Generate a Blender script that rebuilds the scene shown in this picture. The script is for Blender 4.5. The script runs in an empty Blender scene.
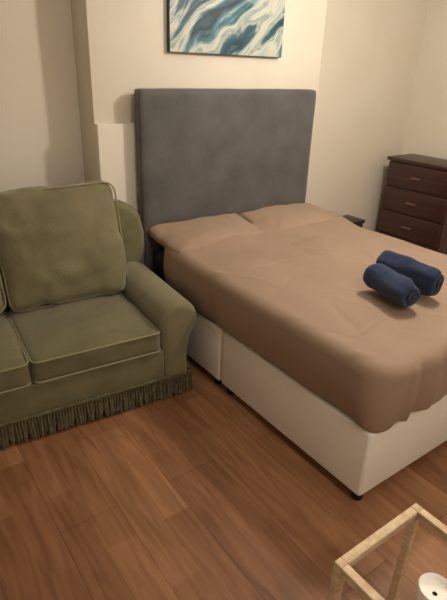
import bpy, bmesh, math, random
from mathutils import Vector, Matrix, noise
random.seed(7)
S = bpy.context.scene
S.view_settings.view_transform = 'Standard'
S.view_settings.look = 'None'

def lin(c):
    return tuple(((v/255)/12.92 if v/255 <= .04045 else ((v/255+.055)/1.055)**2.4) for v in c) + (1,)

# ---------------------------------------------------------------- materials
def mat(name, col, rough=.6, col2=None, nscale=6, bump=0, bscale=60, sheen=0, coat=0, stretch=None, metallic=0, spec=.5, detail=4):
    m = bpy.data.materials.new(name); m.use_nodes = True
    nt = m.node_tree; N = nt.nodes; L = nt.links
    b = N['Principled BSDF']
    b.inputs['Roughness'].default_value = rough
    b.inputs['Metallic'].default_value = metallic
    b.inputs['Specular IOR Level'].default_value = spec
    b.inputs['Sheen Weight'].default_value = sheen
    b.inputs['Sheen Roughness'].default_value = .4
    b.inputs['Coat Weight'].default_value = coat
    tc = N.new('ShaderNodeTexCoord')
    mp = N.new('ShaderNodeMapping'); L.new(tc.outputs['Object'], mp.inputs['Vector'])
    if stretch: mp.inputs['Scale'].default_value = stretch
    nz = N.new('ShaderNodeTexNoise'); nz.inputs['Scale'].default_value = nscale; nz.inputs['Detail'].default_value = detail
    L.new(mp.outputs[0], nz.inputs['Vector'])
    r = N.new('ShaderNodeValToRGB')
    r.color_ramp.elements[0].position = .35; r.color_ramp.elements[1].position = .65
    r.color_ramp.elements[0].color = lin(col); r.color_ramp.elements[1].color = lin(col2 or col)
    L.new(nz.outputs['Fac'], r.inputs[0]); L.new(r.outputs[0], b.inputs['Base Color'])
    if bump:
        n2 = N.new('ShaderNodeTexNoise'); n2.inputs['Scale'].default_value = bscale; n2.inputs['Detail'].default_value = 3
        L.new(tc.outputs['Object'], n2.inputs['Vector'])
        bp = N.new('ShaderNodeBump'); bp.inputs['Strength'].default_value = bump; bp.inputs['Distance'].default_value = .01
        L.new(n2.outputs['Fac'], bp.inputs['Height']); L.new(bp.outputs[0], b.inputs['Normal'])
    return m

M_wall = mat('wall_paint', (229,223,209), .75, (226,219,204), 3, .04, 120)
M_ceil = mat('ceiling_paint', (236,232,224), .8)
M_trim = mat('trim_paint', (236,231,220), .45)
M_head = mat('headboard_velvet', (82,81,82), .75, (96,95,96), 6, .12, 50, sheen=.4, detail=7)
M_sofa = mat('sofa_velvet', (102,98,69), .78, (117,112,81), 7, .2, 90, sheen=.6)
M_sofa2 = mat('sofa_velvet_pale', (116,111,82), .78, (130,124,94), 5, .2, 90, sheen=.6)  # slightly paler green, for the arms and back cushions
M_pipe = mat('sofa_piping', (148,142,111), .7)
M_fringe = mat('sofa_fringe', (78,73,49), .9, (112,105,74), 40, sheen=.3)
M_duvet = mat('duvet_cotton', (151,128,109), .8, (157,134,115), 4, .12, 300, sheen=.1)
M_pillow = mat('pillow_cotton', (155,132,112), .8, (161,138,118), 4, .12, 300, sheen=.1)
M_base = mat('divan_leatherette', (244,241,235), .4, (240,237,230), 5, .10, 180)
M_matt = mat('mattress_ticking', (42,42,52), .8, (52,52,62), 30)
M_dark = mat('black_plastic', (20,18,18), .4)
M_towel = mat('towel_terry', (26,43,78), .95, (37,56,94), 60, .8, 260, sheen=.15)
M_dress = mat('dark_wood', (54,32,28), .38, (73,45,38), 4, .05, 40, stretch=(6,.7,14))
M_knob = mat('handle_bronze', (150,118,96), .35, metallic=.5)
M_pine = mat('light_wood', (232,212,182), .7, (206,180,144), 10, .08, 60, stretch=(3,3,12), spec=.2)
M_canvas = mat('canvas_edge', (60,78,92), .7)

def glass(name):
    m = bpy.data.materials.new(name); m.use_nodes = True
    b = m.node_tree.nodes['Principled BSDF']
    b.inputs['Base Color'].default_value = (1,1,1,1)
    b.inputs['Roughness'].default_value = .02
    b.inputs['Transmission Weight'].default_value = 1
    b.inputs['IOR'].default_value = 1.06
    return m
M_glass = glass('clear_glass')
M_ceram = mat('white_ceramic', (252,250,247), .25)
M_wax = mat('white_wax', (252,249,243), .5)

def floor_mat():
    m = bpy.data.materials.new('laminate_floor'); m.use_nodes = True
    nt = m.node_tree; N = nt.nodes; L = nt.links; b = N['Principled BSDF']
    tc = N.new('ShaderNodeTexCoord')
    sp = N.new('ShaderNodeSeparateXYZ'); L.new(tc.outputs['Object'], sp.inputs[0])
    cb = N.new('ShaderNodeCombineXYZ'); L.new(sp.outputs['Y'], cb.inputs['X']); L.new(sp.outputs['X'], cb.inputs['Y'])
    def brick(w, h, c1, c2, mc, ms, off):
        k = N.new('ShaderNodeTexBrick'); L.new(cb.outputs[0], k.inputs['Vector'])
        k.offset = off; k.inputs['Scale'].default_value = 1
        k.inputs['Brick Width'].default_value = w; k.inputs['Row Height'].default_value = h
        k.inputs['Mortar Size'].default_value = ms; k.inputs['Mortar Smooth'].default_value = .3
        k.inputs['Color1'].default_value = lin(c1); k.inputs['Color2'].default_value = lin(c2); k.inputs['Mortar'].default_value = lin(mc)
        return k
    big = brick(1.25, .24, (176,130,95), (156,112,80), (100,68,48), .0012, .37)
    sm = brick(.62, .12, (255,255,255), (222,216,211), (232,228,224), .0003, .43)
    mp = N.new('ShaderNodeMapping'); mp.inputs['Scale'].default_value = (16,1.5,1); L.new(tc.outputs['Object'], mp.inputs['Vector'])
    nz = N.new('ShaderNodeTexNoise'); nz.inputs['Scale'].default_value = 1.6; nz.inputs['Detail'].default_value = 7; nz.inputs['Distortion'].default_value = 1.1
    L.new(mp.outputs[0], nz.inputs['Vector'])
    rp = N.new('ShaderNodeValToRGB'); rp.color_ramp.elements[0].position = .3; rp.color_ramp.elements[1].position = .68
    rp.color_ramp.elements[0].color = (.62,.57,.52,1); rp.color_ramp.elements[1].color = (1.05,1.04,1.02,1)
    L.new(nz.outputs['Fac'], rp.inputs[0])
    def mul(a, c):
        x = N.new('ShaderNodeMix'); x.data_type = 'RGBA'; x.blend_type = 'MULTIPLY'; x.inputs['Factor'].default_value = 1
        L.new(a, x.inputs['A']); L.new(c, x.inputs['B']); return x.outputs['Result']
    o = mul(mul(big.outputs['Color'], sm.outputs['Color']), rp.outputs[0])
    L.new(o, b.inputs['Base Color'])
    b.inputs['Roughness'].default_value = .5
    b.inputs['Specular IOR Level'].default_value = .35
    bp = N.new('ShaderNodeBump'); bp.inputs['Strength'].default_value = .25; bp.inputs['Distance'].default_value = .002; bp.invert = True
    L.new(big.outputs['Fac'], bp.inputs['Height']); L.new(bp.outputs[0], b.inputs['Normal'])
    return m
M_floor = floor_mat()

def paint_mat():
    m = bpy.data.materials.new('abstract_wave_painting'); m.use_nodes = True
    nt = m.node_tree; N = nt.nodes; L = nt.links; b = N['Principled BSDF']
    tc = N.new('ShaderNodeTexCoord')
    n1 = N.new('ShaderNodeTexNoise'); n1.inputs['Scale'].default_value = 1.9; n1.inputs['Detail'].default_value = 2
    L.new(tc.outputs['Object'], n1.inputs['Vector'])
    mx = N.new('ShaderNodeMix'); mx.data_type = 'RGBA'; mx.blend_type = 'LINEAR_LIGHT'; mx.inputs['Factor'].default_value = .2
    L.new(tc.outputs['Object'], mx.inputs['A']); L.new(n1.outputs['Color'], mx.inputs['B'])
    mp = N.new('ShaderNodeMapping'); mp.inputs['Rotation'].default_value = (0, math.radians(34), 0)
    L.new(mx.outputs['Result'], mp.inputs['Vector'])
    m2 = N.new('ShaderNodeMapping'); m2.inputs['Scale'].default_value = (.55,1,3.2); m2.inputs['Location'].default_value = (.35,0,.28); L.new(mp.outputs[0], m2.inputs['Vector'])
    n2 = N.new('ShaderNodeTexNoise'); n2.inputs['Scale'].default_value = 1.3; n2.inputs['Detail'].default_value = 6; n2.inputs['Roughness'].default_value = .52
    L.new(m2.outputs[0], n2.inputs['Vector'])
    r = N.new('ShaderNodeValToRGB'); e = r.color_ramp.elements
    e[0].position = .30; e[0].color = lin((20,36,54)); e[1].position = .74; e[1].color = lin((26,48,66))
    for p, c in ((.38,(38,80,100)),(.42,(24,42,58)),(.45,(70,124,140)),(.475,(180,194,190)),(.50,(208,206,190)),(.51,(120,158,164)),(.525,(186,190,178)),(.54,(50,98,118)),(.575,(28,52,72)),(.60,(66,118,132)),(.615,(176,172,150)),(.63,(36,74,94))):
        x = e.new(p); x.color = lin(c)
    L.new(n2.outputs['Fac'], r.inputs[0]); L.new(r.outputs[0], b.inputs['Base Color'])
    b.inputs['Roughness'].default_value = .5
    return m
M_paint = paint_mat()

# ---------------------------------------------------------------- helpers
def link(name, me, m=None, parent=None, smooth=True):
    o = bpy.data.objects.new(name, me); S.collection.objects.link(o)
    if m: me.materials.append(m)
    if smooth:
        for p in me.polygons: p.use_smooth = True
    if parent: o.parent = parent
    return o
def empty(name, loc=(0,0,0), rz=0):
    e = bpy.data.objects.new(name, None); S.collection.objects.link(e)
    e.location = loc; e.rotation_euler = (0,0,rz); e.empty_display_size = .1
    return e
def box(name, a, b, m, parent=None, bev=0, seg=3):
    bm = bmesh.new(); bmesh.ops.create_cube(bm, size=1)
    c = [(a[i]+b[i])/2 for i in range(3)]; s = [abs(b[i]-a[i]) for i in range(3)]
    for v in bm.verts: v.co = Vector([v.co[i]*s[i] for i in range(3)])
    if bev: bmesh.ops.bevel(bm, geom=bm.edges[:], offset=bev, segments=seg, profile=.5, affect='EDGES')
    me = bpy.data.meshes.new(name); bm.to_mesh(me); bm.free()
    o = link(name, me, m, parent, smooth=False); o.location = c
    if bev: autosm(o)
    return o
def autosm(o, ang=40):
    me = o.data
    for p in me.polygons: p.use_smooth = True
    bm = bmesh.new(); bm.from_mesh(me)
    for e in bm.edges:
        if len(e.link_faces) == 2 and e.calc_face_angle(0) > math.radians(ang): e.smooth = False
    bm.to_mesh(me); bm.free()
def cushion(name, a, b, r, puff, m, parent=None, n=22, axis=2, wr=.004, rot=None, seed=0, pinch=0):
    bm = bmesh.new(); bmesh.ops.create_cube(bm, size=2)
    bmesh.ops.subdivide_edges(bm, edges=bm.edges[:], cuts=n, use_grid_fill=True)
    h = Vector([abs(b[i]-a[i])/2 for i in range(3)]); c = Vector([(a[i]+b[i])/2 for i in range(3)])
    oth = [i for i in range(3) if i != axis]
    for v in bm.verts:
        q = Vector([math.copysign(abs(t)**.75, t) if t else 0 for t in v.co])
        p = Vector([q[i]*h[i] for i in range(3)])
        inn = Vector([max(-(h[i]-r), min(h[i]-r, p[i])) for i in range(3)])
        d = p-inn
        p2 = inn + (d.normalized()*r if d.length > 1e-6 else d)
        u, w = p2[oth[0]]/h[oth[0]], p2[oth[1]]/h[oth[1]]
        p2[axis] += math.copysign(1, p2[axis])*puff*max(0,1-u*u)**.7*max(0,1-w*w)**.7 * min(1, abs(p2[axis])/(h[axis]*.5))
        if pinch:
            p2[axis] *= 1-pinch*max(abs(u),abs(w))**4
        dv = noise.noise_vector(p2*5+Vector((seed*3.1,seed,0)))*wr*2 + noise.noise_vector(p2*14+Vector((seed,0,seed)))*wr
        v.co = p2 + dv
    me = bpy.data.meshes.new(name); bm.to_mesh(me); bm.free()
    o = link(name, me, m, parent); o.location = c
    if rot: o.rotation_euler = rot
    return o
def tube(name, pts, r, m, parent=None, cyclic=True, res=3):
    cu = bpy.data.curves.new(name, 'CURVE'); cu.dimensions = '3D'; cu.bevel_depth = r; cu.bevel_resolution = res
    sp = cu.splines.new('POLY'); sp.points.add(len(pts)-1)
    for i, p in enumerate(pts): sp.points[i].co = (*p, 1)
    sp.use_cyclic_u = cyclic
    o = bpy.data.objects.new(name+'_tmp', cu); S.collection.objects.link(o)
    me = bpy.data.meshes.new_from_object(o.evaluated_get(bpy.context.evaluated_depsgraph_get()))
    bpy.data.objects.remove(o); me.name = name
    me.materials.clear()
    return link(name, me, m, parent)
def rrect(hx, hy, r, n=8):
    pts = []
    for cx, cy, a0 in ((hx-r,hy-r,0),(-hx+r,hy-r,90),(-hx+r,-hy+r,180),(hx-r,-hy+r,270)):
        for i in range(n+1):
            a = math.radians(a0+90*i/n); pts.append((cx+r*math.cos(a), cy+r*math.sin(a)))
    return pts
def extrude_profile(name, prof, y0, y1, m, parent=None, bev=.02, seg=4):
    """loft a closed xz outline along y; the ends are rounded by insetting the outline"""
    n = len(prof)
    P = [Vector(p) for p in prof]
    area = sum(P[i].x*P[(i+1)%n].y-P[(i+1)%n].x*P[i].y for i in range(n))
    sg = 1 if area > 0 else -1
    nor = []
    for i in range(n):
        t = (P[(i+1)%n]-P[i]).normalized()+(P[i]-P[i-1]).normalized()
        t.normalize(); nor.append(Vector((t.y,-t.x))*sg)
    bm = bmesh.new(); rings = []
    def ring(y, ins):
        rings.append([bm.verts.new((P[i].x-nor[i].x*ins, y, P[i].y-nor[i].y*ins)) for i in range(n)])
    for k in range(seg+1):
        ph = math.pi/2*(1-k/seg)
        ring(y0+bev*(1-math.cos(math.pi/2-ph)), bev*(1-math.cos(ph)))
    for t in (.25,.5,.75): ring(y0+(y1-y0)*t, 0)
    for k in range(seg+1):
        ph = math.pi/2*k/seg
        ring(y1-bev*(1-math.sin(ph)), bev*(1-math.cos(ph)))
    for a, b in zip(rings, rings[1:]):
        for i in range(n): bm.faces.new((a[i],a[(i+1)%n],b[(i+1)%n],b[i]))
    bm.faces.new(rings[0]); bm.faces.new(rings[-1][::-1])
    bmesh.ops.recalc_face_normals(bm, faces=bm.faces[:])
    me = bpy.data.meshes.new(name); bm.to_mesh(me); bm.free()
    o = link(name, me, m, parent); autosm(o, 60); return o
def lathe(name, prof, m, parent=None, loc=(0,0,0), n=32):
    bm = bmesh.new(); rings = []
    for r, z in prof:
        rings.append([bm.verts.new((r*math.cos(2*math.pi*i/n), r*math.sin(2*math.pi*i/n), z)) for i in range(n)])
    for a, b in zip(rings, rings[1:]):
        for i in range(n): bm.faces.new((a[i], a[(i+1)%n], b[(i+1)%n], b[i]))
    bm.faces.new(rings[0][::-1]); bm.faces.new(rings[-1])
    me = bpy.data.meshes.new(name); bm.to_mesh(me); bm.free()
    o = link(name, me, m, parent); o.location = loc; autosm(o, 50); return o

# ---------------------------------------------------------------- room
XL, XR, YF, YB, ZC = -1.7, 4.3, -1.7, 3.04, 2.6
YCH, YBOX = 2.83, 2.79
box('floor', (XL-.1,YF-.1,-.1), (XR+.1,YB+.1,0), M_floor)
box('ceiling', (XL-.1,YF-.1,ZC), (XR+.1,YB+.1,ZC+.1), M_ceil)
box('wall_back', (XL-.1,YB,0), (XR+.1,YB+.1,ZC), M_wall)
box('wall_right', (XR,YF,0), (XR+.1,YB,ZC), M_wall)
box('wall_left', (XL-.1,YF,0), (XL,YB,ZC), M_wall)
box('wall_front', (XL-.1,YF-.1,0), (XR+.1,YF,ZC), M_wall)
box('wall_chimney_breast', (1.15,YCH,0), (2.88,YB,ZC), M_wall, bev=.004)
box('trim_boxing_ledge', (1.15,YBOX,0), (2.80,YCH,1.33), M_trim, bev=.006)
box('baseboard_back_left', (XL,YB-.015,0), (1.15,YB,.12), M_trim, bev=.004)
box('baseboard_back_right', (2.88,YB-.015,0), (XR,YB,.12), M_trim, bev=.004)
box('baseboard_right', (XR-.015,YF,0), (XR,YB-.015,.12), M_trim, bev=.004)
box('baseboard_left', (XL,YF,0), (XL+.015,YB-.015,.12), M_trim, bev=.004)

# ---------------------------------------------------------------- bed
bed = empty('bed', (2.09,1.83,0))
def B(o):
    o.parent = bed; o.location = Vector(o.location) - bed.location; return o
BX0, BX1, BY0, BY1 = 1.40, 2.78, .90, 2.70
B(box('divan_base_foot', (BX0,BY0,.045), (BX1,1.895,.375), M_base, bev=.018, seg=4))
B(box('divan_base_head', (BX0,1.905,.045), (BX1,BY1,.375), M_base, bev=.018, seg=4))
k = 0
for x in (BX0+.04, BX1-.04):
    for y in (BY0+.04, 1.84, 1.96, BY1-.05):
        k += 1; B(lathe('foot_%d'%k, [(.02,0),(.026,.004),(.026,.03),(.02,.05)], M_dark, loc=(x,y,0), n=20))
B(cushion('mattress', (BX0+.01,BY0+.01,.377), (BX1-.01,BY1,.598), .05, .004, M_matt, n=18, wr=.001))
B(cushion('headboard', (1.37,2.70,.02), (2.745,2.785,1.520), .022, .008, M_head, n=30, axis=1, wr=.0012))
def ss(a,b,x):
    t = max(0,min(1,(x-a)/(b-a))); return t*t*(3-2*t)
def crease(x, y, ax, ay, bx, by, wdt, amp):
    A = Vector((ax,ay)); Bv = Vector((bx,by)); P = Vector((x,y)); d = Bv-A
    t = max(0,min(1,(P-A).dot(d)/d.dot(d))); w = P-(A+d*t)
    w += Vector((noise.noise(Vector((x*6,y*6,4))),noise.noise(Vector((x*6,y*6,8)))))*.03
    return amp*math.exp(-(w.length/wdt)**2)*math.sin(math.pi*min(1,max(.0,t*.9+.05)))
def duvet():
    N = 230; d0 = .74; R = .062; rc = .07
    x0, x1, y0, y1 = 1.375, 2.815, .862, 2.55
    cx, cy = (x0+x1)/2, (y0+y1)/2; hx, hy = (x1-x0)/2-R, (y1-y0)/2-R
    ztop = .670
    rnd = random.Random(11)
    cr_ = []
    for _ in range(40):
        ax, ay = rnd.uniform(1.42,2.75), rnd.uniform(.92,2.4); an = rnd.gauss(1.9,.8); ln = rnd.uniform(.12,.45)
        cr_.append((ax,ay,ax+ln*math.cos(an),ay+ln*math.sin(an), rnd.uniform(.012,.026), rnd.uniform(.003,.008)*rnd.choice((1,1,-1))))
    vs = []; fs = []
    for j in range(N+1):
        for i in range(N+1):
            a = -1+2*i/N; b = -1+2*j/N
            d = max(abs(a), abs(b), 1e-6)
            if d <= d0: s = 0; t = d/d0; qa, qb = a/d0, b/d0
            else: s = (d-d0)/(1-d0); t = 1; qa, qb = a/d, b/d
            q = Vector((qa*hx, qb*hy))
            e = Vector((q.x/t, q.y/t))
            inn = Vector((max(-hx+rc,min(hx-rc,e.x)), max(-hy+rc,min(hy-rc,e.y))))
            dv = e-inn; nn = dv.normalized() if dv.length > 1e-6 else Vector((0,0))
            er = inn+nn*rc
            q = q.lerp(er*t, t**6)
            x, y, z = cx+q.x, cy+q.y, ztop
            head = max(0, nn.y)**3
            corner = (max(0,-nn.y)*abs(nn.x))*2
            if s > 0:
                D = .208*(1-head) + .018*corner
                D += .008*noise.noise(Vector((x*2,y*2,3)))*(1-head)
                Lt = R*math.pi/2+D; l = s*Lt
                if l < R*math.pi/2:
                    ph = l/R; out = R*math.sin(ph); dz = -R*(1-math.cos(ph))
                else:
                    u = (l-R*math.pi/2)/max(D,1e-4)
                    out = R + .010*math.sin(u*math.pi) - .012*u + .012*corner*u
                    dz = -R-(l-R*math.pi/2)
                fold = noise.noise(Vector((x*4,y*4,z*.5+7)))*.018 + noise.noise(Vector((x*10,y*10,1+dz*3)))*.010
                if nn.y < -.5:
                    fold += .022*math.exp(-((x-1.56)/.022)**2) - .016*math.exp(-((x-1.61)/.03)**2) + .012*math.exp(-((x-1.70)/.03)**2)
                out += fold*min(1,s*1.3)*(1-.6*head)
                x += nn.x*out; y += nn.y*out; z += dz
            px, py = (x-cx)/hx, (y-cy)/hy
            z += .008*max(0,1-px*px)*max(0,1-py*py)
            k = 1-s*.8
            z += k*(.008*noise.noise(Vector((x*2.2,y*1.8,0)))+.005*noise.noise(Vector((x*6,y*5,5))))
            if s < .8:
                # creases fade out under the two towels
                tw = 1-.8*math.exp(-(((x-2.0)/.2)**2+((y-1.3)/.25)**2))
                for c_ in cr_: z += k*tw*crease(x,y,*c_)
            z += .045*ss(2.15,2.45,y)*(1-s*.6)
            vs.append((x,y,z))
    for j in range(N):
        for i in range(N):
            p = j*(N+1)+i; fs.append((p,p+1,p+N+2,p+N+1))
    me = bpy.data.meshes.new('duvet'); me.from_pydata(vs,[],fs); me.update()
    o = link('duvet', me, M_duvet)
    md = o.modifiers.new('thick','SOLIDIFY'); md.thickness = .02; md.offset = -1
    return o
B(duvet())
for i,(xa,xb) in enumerate(((1.385,2.07),(2.08,2.745))):
    B(cushion('pillow_%d'%(i+1), (xa,2.31,.635), (xb,2.69,.735), .035, .020, M_pillow, n=24, wr=.007, seed=i+2, pinch=.45, rot=(math.radians(9),0,0)))

# ---------------------------------------------------------------- towels
def towel(name, p0, p1, R, seed, squash=.88, bend=.012):
    p0, p1 = Vector(p0), Vector(p1); d = p1-p0; Ln = d.length
    turns = 3.1; r0 = .011; pitch = (R-r0)/turns; th = pitch*.80; n = 190; m = 34
    bm = bmesh.new(); grid = []
    for k in range(m+1):
        tt = 2*k/m-1
        y = Ln*.5*math.copysign(abs(tt)**.8, tt) if tt else 0
        ring_o = []; ring_i = []
        for i in range(n+1):
            f = i/n; a = f*turns*2*math.pi + seed
            r = r0+pitch*turns*f
            nz = noise.noise(Vector((math.cos(a)*1.3,math.sin(a)*1.3,y*8+seed)))+.3*noise.noise(Vector((math.cos(a)*3,math.sin(a)*3,y*22+seed)))
            r *= 1+.14*nz*f
            endr = 1-.20*max(0,(abs(tt)-.62)/.38)**2.2
            ro, ri = r*endr, max(.002,(r-th))*endr
            yy = y*(1+.10*(1-f)) + .020*noise.noise(Vector((a*.45,seed,tt*1.5)))*f
            bx = bend*(tt*tt)
            ring_o.append(bm.verts.new((ro*math.cos(a)+bx, yy, ro*math.sin(a)*squash)))
            ring_i.append(bm.verts.new((ri*math.cos(a)+bx, yy, ri*math.sin(a)*squash)))
        grid.append((ring_o, ring_i))
    for k in range(m):
        for q in (0,1):
            A, Bq = grid[k][q], grid[k+1][q]
            for i in range(n): bm.faces.new((A[i],A[i+1],Bq[i+1],Bq[i]))
        for i in (0,n):
            bm.faces.new((grid[k][0][i],grid[k][1][i],grid[k+1][1][i],grid[k+1][0][i]))
    for k in (0,m):
        o_, i_ = grid[k]
        for i in range(n): bm.faces.new((o_[i],o_[i+1],i_[i+1],i_[i]))
    bmesh.ops.recalc_face_normals(bm, faces=bm.faces[:])
    me = bpy.data.meshes.new(name); bm.to_mesh(me); bm.free()
    o = link(name, me, M_towel); autosm(o, 70)
    o.location = (p0+p1)/2
    o.rotation_euler = Vector((0,1,0)).rotation_difference(d.normalized()).to_euler()
    return o
towel('rolled_towel', (1.935,1.40,.756), (1.885,1.145,.754), .075, 1.2)
towel('rolled_towel', (2.078,1.46,.772), (2.072,1.145,.765), .078, 2.6, bend=-.006)

# ---------------------------------------------------------------- sofa
sofa = empty('sofa', (1.25,1.985,0), math.radians(-4.5))
W = 1.60
AI = -.155
def armprof(mirror=False):
    pts = [(AI+.01,.10),(AI+.002,.20),(AI,.30),(AI+.002,.40)]
    cxr, czr, rr = -.055, .445, .112
    for i in range(0,21):
        a = math.radians(172-i*(172+38)/20); pts.append((cxr+rr*.98*math.cos(a), czr+rr*math.sin(a)))
    pts += [(.012,.345),(-.002,.28),(-.004,.20),(0,.10)]
    if mirror: pts = [(-W-p[0],p[1]) for p in pts][::-1]
    return pts
for nm, mi in (('arm_right',False),('arm_left',True)):
    extrude_profile(nm, armprof(mi), -.01, .70, M_sofa2, sofa, bev=.04, seg=8)
box('seat_base', (-W+.14,.03,.10), (-.14,.74,.31), M_sofa, sofa, bev=.015)
bp = [(-W+.03,.10),(-W-.03,.45),(-W-.045,.60),(-W-.045,.72),(-W-.02,.82),(-W+.02,.87),(-W+.08,.91),(-W+.16,.93),(-.16,.93),(-.08,.915),(-.02,.88),(.02,.83),(.045,.72),(.045,.60),(.03,.45),(-.03,.10)]
extrude_profile('back_frame', bp[::-1], .645, .775, M_sofa, sofa, bev=.045, seg=6)
CW = (W+2*AI)/2
for i in range(2):
    xa = AI-CW*(i+1)+.004; xb = AI-CW*i-.004
    cushion('seat_cushion_%d'%(i+1), (xa,-.012,.295), (xb,.60,.425), .035, .022, M_sofa, sofa, n=22, wr=.003, seed=i)
    for zz in (.413,.307):
        pts = [((xa+xb)/2+px, .294+py, zz) for px,py in rrect((xb-xa)/2-.001,.306,.035)]
        tube('seat_piping_%d_%d'%(i+1, int(zz*1000)), pts, .0045, M_pipe, sofa)
    bx0, bx1 = xa, xb
    if i == 1: bx0 -= .01
    if i == 0: bx1 += .02
    be = empty('back_cushion_group_%d'%(i+1)); be.parent = sofa
    be.location = ((bx0+bx1)/2, .605, .735); be.rotation_euler = (math.radians(-11),math.radians(-1.5),0)
    hw = (bx1-bx0)/2
    cushion('back_cushion_%d'%(i+1), (-hw,-.085,-.31), (hw,.085,.31), .06, .05, M_sofa2, be, n=28, axis=1, wr=.011, seed=i+5)
    pts = []
    for px,pz in rrect(hw-.006,.303,.06):
        pts.append((px+.004*noise.noise(Vector((pz*7,px,1))), -.060, pz+.006*noise.noise(Vector((px*6,pz,2)))))
    tube('back_piping_%d'%(i+1), pts, .0045, M_pipe, be)
def fringe():
    bm = bmesh.new()
    def strand(x,y,z1,z0,r,dx):
        n = 6; prev = None; dy = random.uniform(-.007,.004)
        for t, k in ((0,1.0),(.12,.5),(.2,.85),(.6,1.05),(.9,1.3),(1,.5)):
            z = z1+(z0-z1)*t
            ring = [bm.verts.new((x+dx*t+r*k*math.cos(a*2*math.pi/n), y+dy*t+r*k*math.sin(a*2*math.pi/n), z)) for a in range(n)]
            if prev:
                for a in range(n): bm.faces.new((prev[a],prev[(a+1)%n],ring[(a+1)%n],ring[a]))
            prev = ring
        bm.faces.new(prev)
    x = -W
    while x < .012:
        strand(x, -.014, .138, .006+random.uniform(0,.018), random.uniform(.0048,.0068), random.uniform(-.008,.008)); x += .0145
    y = -.01
    while y < .74:
        strand(.010, y, .138, .006+random.uniform(0,.018), .006, random.uniform(-.004,.004)); y += .0145
    me = bpy.data.meshes.new('fringe'); bm.to_mesh(me); bm.free()
    return link('fringe', me, M_fringe, sofa)
fringe()
box('fringe_braid', (-W-.002,-.021,.130), (.016,-.008,.144), M_fringe, sofa, bev=.004)
box('fringe_braid_side', (.002,-.02,.130), (.016,.74,.144), M_fringe, sofa, bev=.004)
box('fringe_backing', (-W+.01,-.006,.04), (-.004,.03,.13), M_fringe, sofa, bev=.004)
box('front_rail', (-W+.15,-.004,.11), (-.145,.05,.30), M_sofa, sofa, bev=.012)
k = 0
for x in (-W+.1,-.08):
    for y in (.08,.70):
        k += 1; lathe('leg_%d'%k, [(.022,0),(.03,.03),(.03,.105)], M_dark, sofa, (x,y,0), 16)

# ---------------------------------------------------------------- painting
pt = empty('wall_painting', (2.045,YCH-.0165,2.0))
box('canvas', (-.425,-.016,-.29), (.425,.016,.29), M_canvas, pt, bev=.003)
box('painted_face', (-.423,-.0185,-.288), (.423,-.0162,.288), M_paint, pt)

# ---------------------------------------------------------------- dresser
dr = empty('chest_of_drawers', (4.1,2.59,0))
def D(o): o.parent = dr; o.location = Vector(o.location)-dr.location; return o
DX0, DX1, DY0, DY1, DZ = 3.92, 4.28, 2.24, 2.90, .965
D(box('carcass', (DX0+.02,DY0+.01,.06), (DX1,DY1-.01,DZ-.028), M_dress, bev=.003))
D(box('top_board', (DX0-.01,DY0-.01,DZ-.028), (DX1,DY1+.005,DZ), M_dress, bev=.005))
D(box('plinth', (DX0+.04,DY0+.02,0), (DX1,DY1-.02,.06), M_dress, bev=.002))
for i in range(4):
    z1 = DZ-.038-i*.217; z0 = z1-.207
    D(box('drawer_%d'%(i+1), (DX0,DY0+.018,z0), (DX0+.022,DY1-.018,z1), M_dress, bev=.005))
    yy = 2.575; zc = (z0+z1)/2
    D(box('handle_%d'%(i+1), (DX0-.026,yy-.045,zc-.007), (DX0-.016,yy+.045,zc+.007), M_knob, bev=.004))
    for q in (-1,1):
        D(box('handle_post_%d_%d'%(i+1,q+2), (DX0-.018,yy+q*.036-.005,zc-.005), (DX0+.002,yy+q*.036+.005,zc+.005), M_knob, bev=.002))

# ---------------------------------------------------------------- bedside table
bs = empty('bedside_table', (3.08,2.55,0))
def T(o): o.parent = bs; o.location = Vector(o.location)-bs.location; return o
T(box('table_top', (2.94,2.42,.585), (3.12,2.60,.61), M_dark, bev=.004))
T(box('drawer_box', (2.95,2.43,.43), (3.11,2.59,.585), M_dark, bev=.003))
T(box('shelf', (2.95,2.43,.15), (3.11,2.59,.17), M_dark, bev=.003))
k = 0
for x in (2.945,3.09):
    for y in (2.425,2.57):
        k += 1; T(box('leg_%d'%k, (x,y,0), (x+.025,y+.025,.44), M_dark, bev=.003))

# ---------------------------------------------------------------- wood-framed side table
st = empty('wooden_side_table', (1.0,.32,0))
def G(o): o.parent = st; o.location = Vector(o.location)-st.location; return o
TX0, TX1, TY0, TY1, TZ = .822, 1.185, .06, .565, .45
w = .026
k = 0
for x in (TX0, TX1-w):
    for y in (TY0, TY1-w):
        k += 1; G(box('leg_%d'%k, (x,y,0), (x+w,y+w,TZ), M_pine, bev=.003))
G(box('rail_back', (TX0+w,TY1-w,TZ-.032), (TX1-w,TY1,TZ-.0005), M_pine, bev=.003))
G(box('rail_front', (TX0+w,TY0,TZ-.032), (TX1-w,TY0+w,TZ-.0005), M_pine, bev=.003))
G(box('rail_left', (TX0,TY0+w,TZ-.032), (TX0+w,TY1-w,TZ-.0005), M_pine, bev=.003))
G(box('rail_right', (TX1-w,TY0+w,TZ-.032), (TX1,TY1-w,TZ-.0005), M_pine, bev=.003))
G(box('glass_top', (TX0+w,TY0+w,TZ-.012), (TX1-w,TY1-w,TZ-.006), M_glass))
cj = empty('candle_jar', (.932,.342,TZ-.0055))
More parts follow.
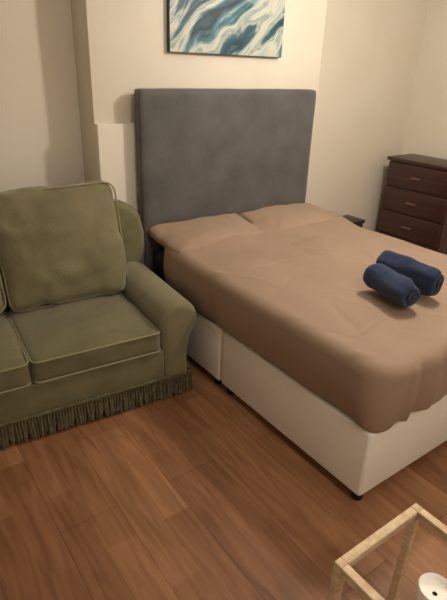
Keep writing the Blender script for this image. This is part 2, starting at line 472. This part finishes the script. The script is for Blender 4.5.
lathe('jar', [(.034,0),(.039,.004),(.042,.03),(.043,.065),(.0415,.069),(.039,.065),(.038,.048)], M_ceram, cj)
lathe('wax', [(.030,.042),(.0385,.045),(.0385,.050),(.006,.048)], M_wax, cj)

# ---------------------------------------------------------------- lamps
def lamp(name, loc, power, col, rad):
    e = empty(name, loc)
    lathe('ceiling_rose', [(.02,ZC-loc[2]-.03),(.05,ZC-loc[2]-.02),(.05,ZC-loc[2])], M_trim, e, n=24)
    lathe('cord', [(.004,.10),(.004,ZC-loc[2]-.02)], M_dark, e, n=8)
    l = bpy.data.lights.new(name+'_light','POINT'); l.energy = power; l.color = col; l.shadow_soft_size = rad
    o = bpy.data.objects.new('bulb_light', l); S.collection.objects.link(o); o.parent = e
    lathe('lamp_holder', [(.022,.065),(.022,.10),(.012,.11)], M_trim, e, n=20)
    return e
lamp('fill_lamp', (2.45,1.45,2.25), 61, (1,.89,.76), .07)
lamp('fill_lamp', (1.0,-.6,2.35), 36, (1,.91,.80), .12)  # added fill, brightens the bed base; its ceiling fitting is made up

w_ = bpy.data.worlds.new('world'); S.world = w_; w_.use_nodes = True
w_.node_tree.nodes['Background'].inputs[0].default_value = (1,.85,.7,1)
w_.node_tree.nodes['Background'].inputs[1].default_value = .1

# ---------------------------------------------------------------- camera
H = 1.65; psi = math.radians(36.5); th = math.radians(24.9)
fw = Vector((math.sin(psi)*math.cos(th), math.cos(psi)*math.cos(th), -math.sin(th)))
rt = Vector((math.cos(psi), -math.sin(psi), 0)); up = rt.cross(fw)
cr = (rt+.038*up).normalized(); cu = (up-.038*rt).normalized()
cam = bpy.data.cameras.new('camera'); co = bpy.data.objects.new('camera', cam); S.collection.objects.link(co)
co.matrix_world = Matrix((( cr.x,cu.x,-fw.x,0),(cr.y,cu.y,-fw.y,0),(cr.z,cu.z,-fw.z,H),(0,0,0,1)))
cam.sensor_fit = 'VERTICAL'; cam.sensor_height = 36; cam.lens = 505/600*36
cam.clip_start = .02
S.camera = co
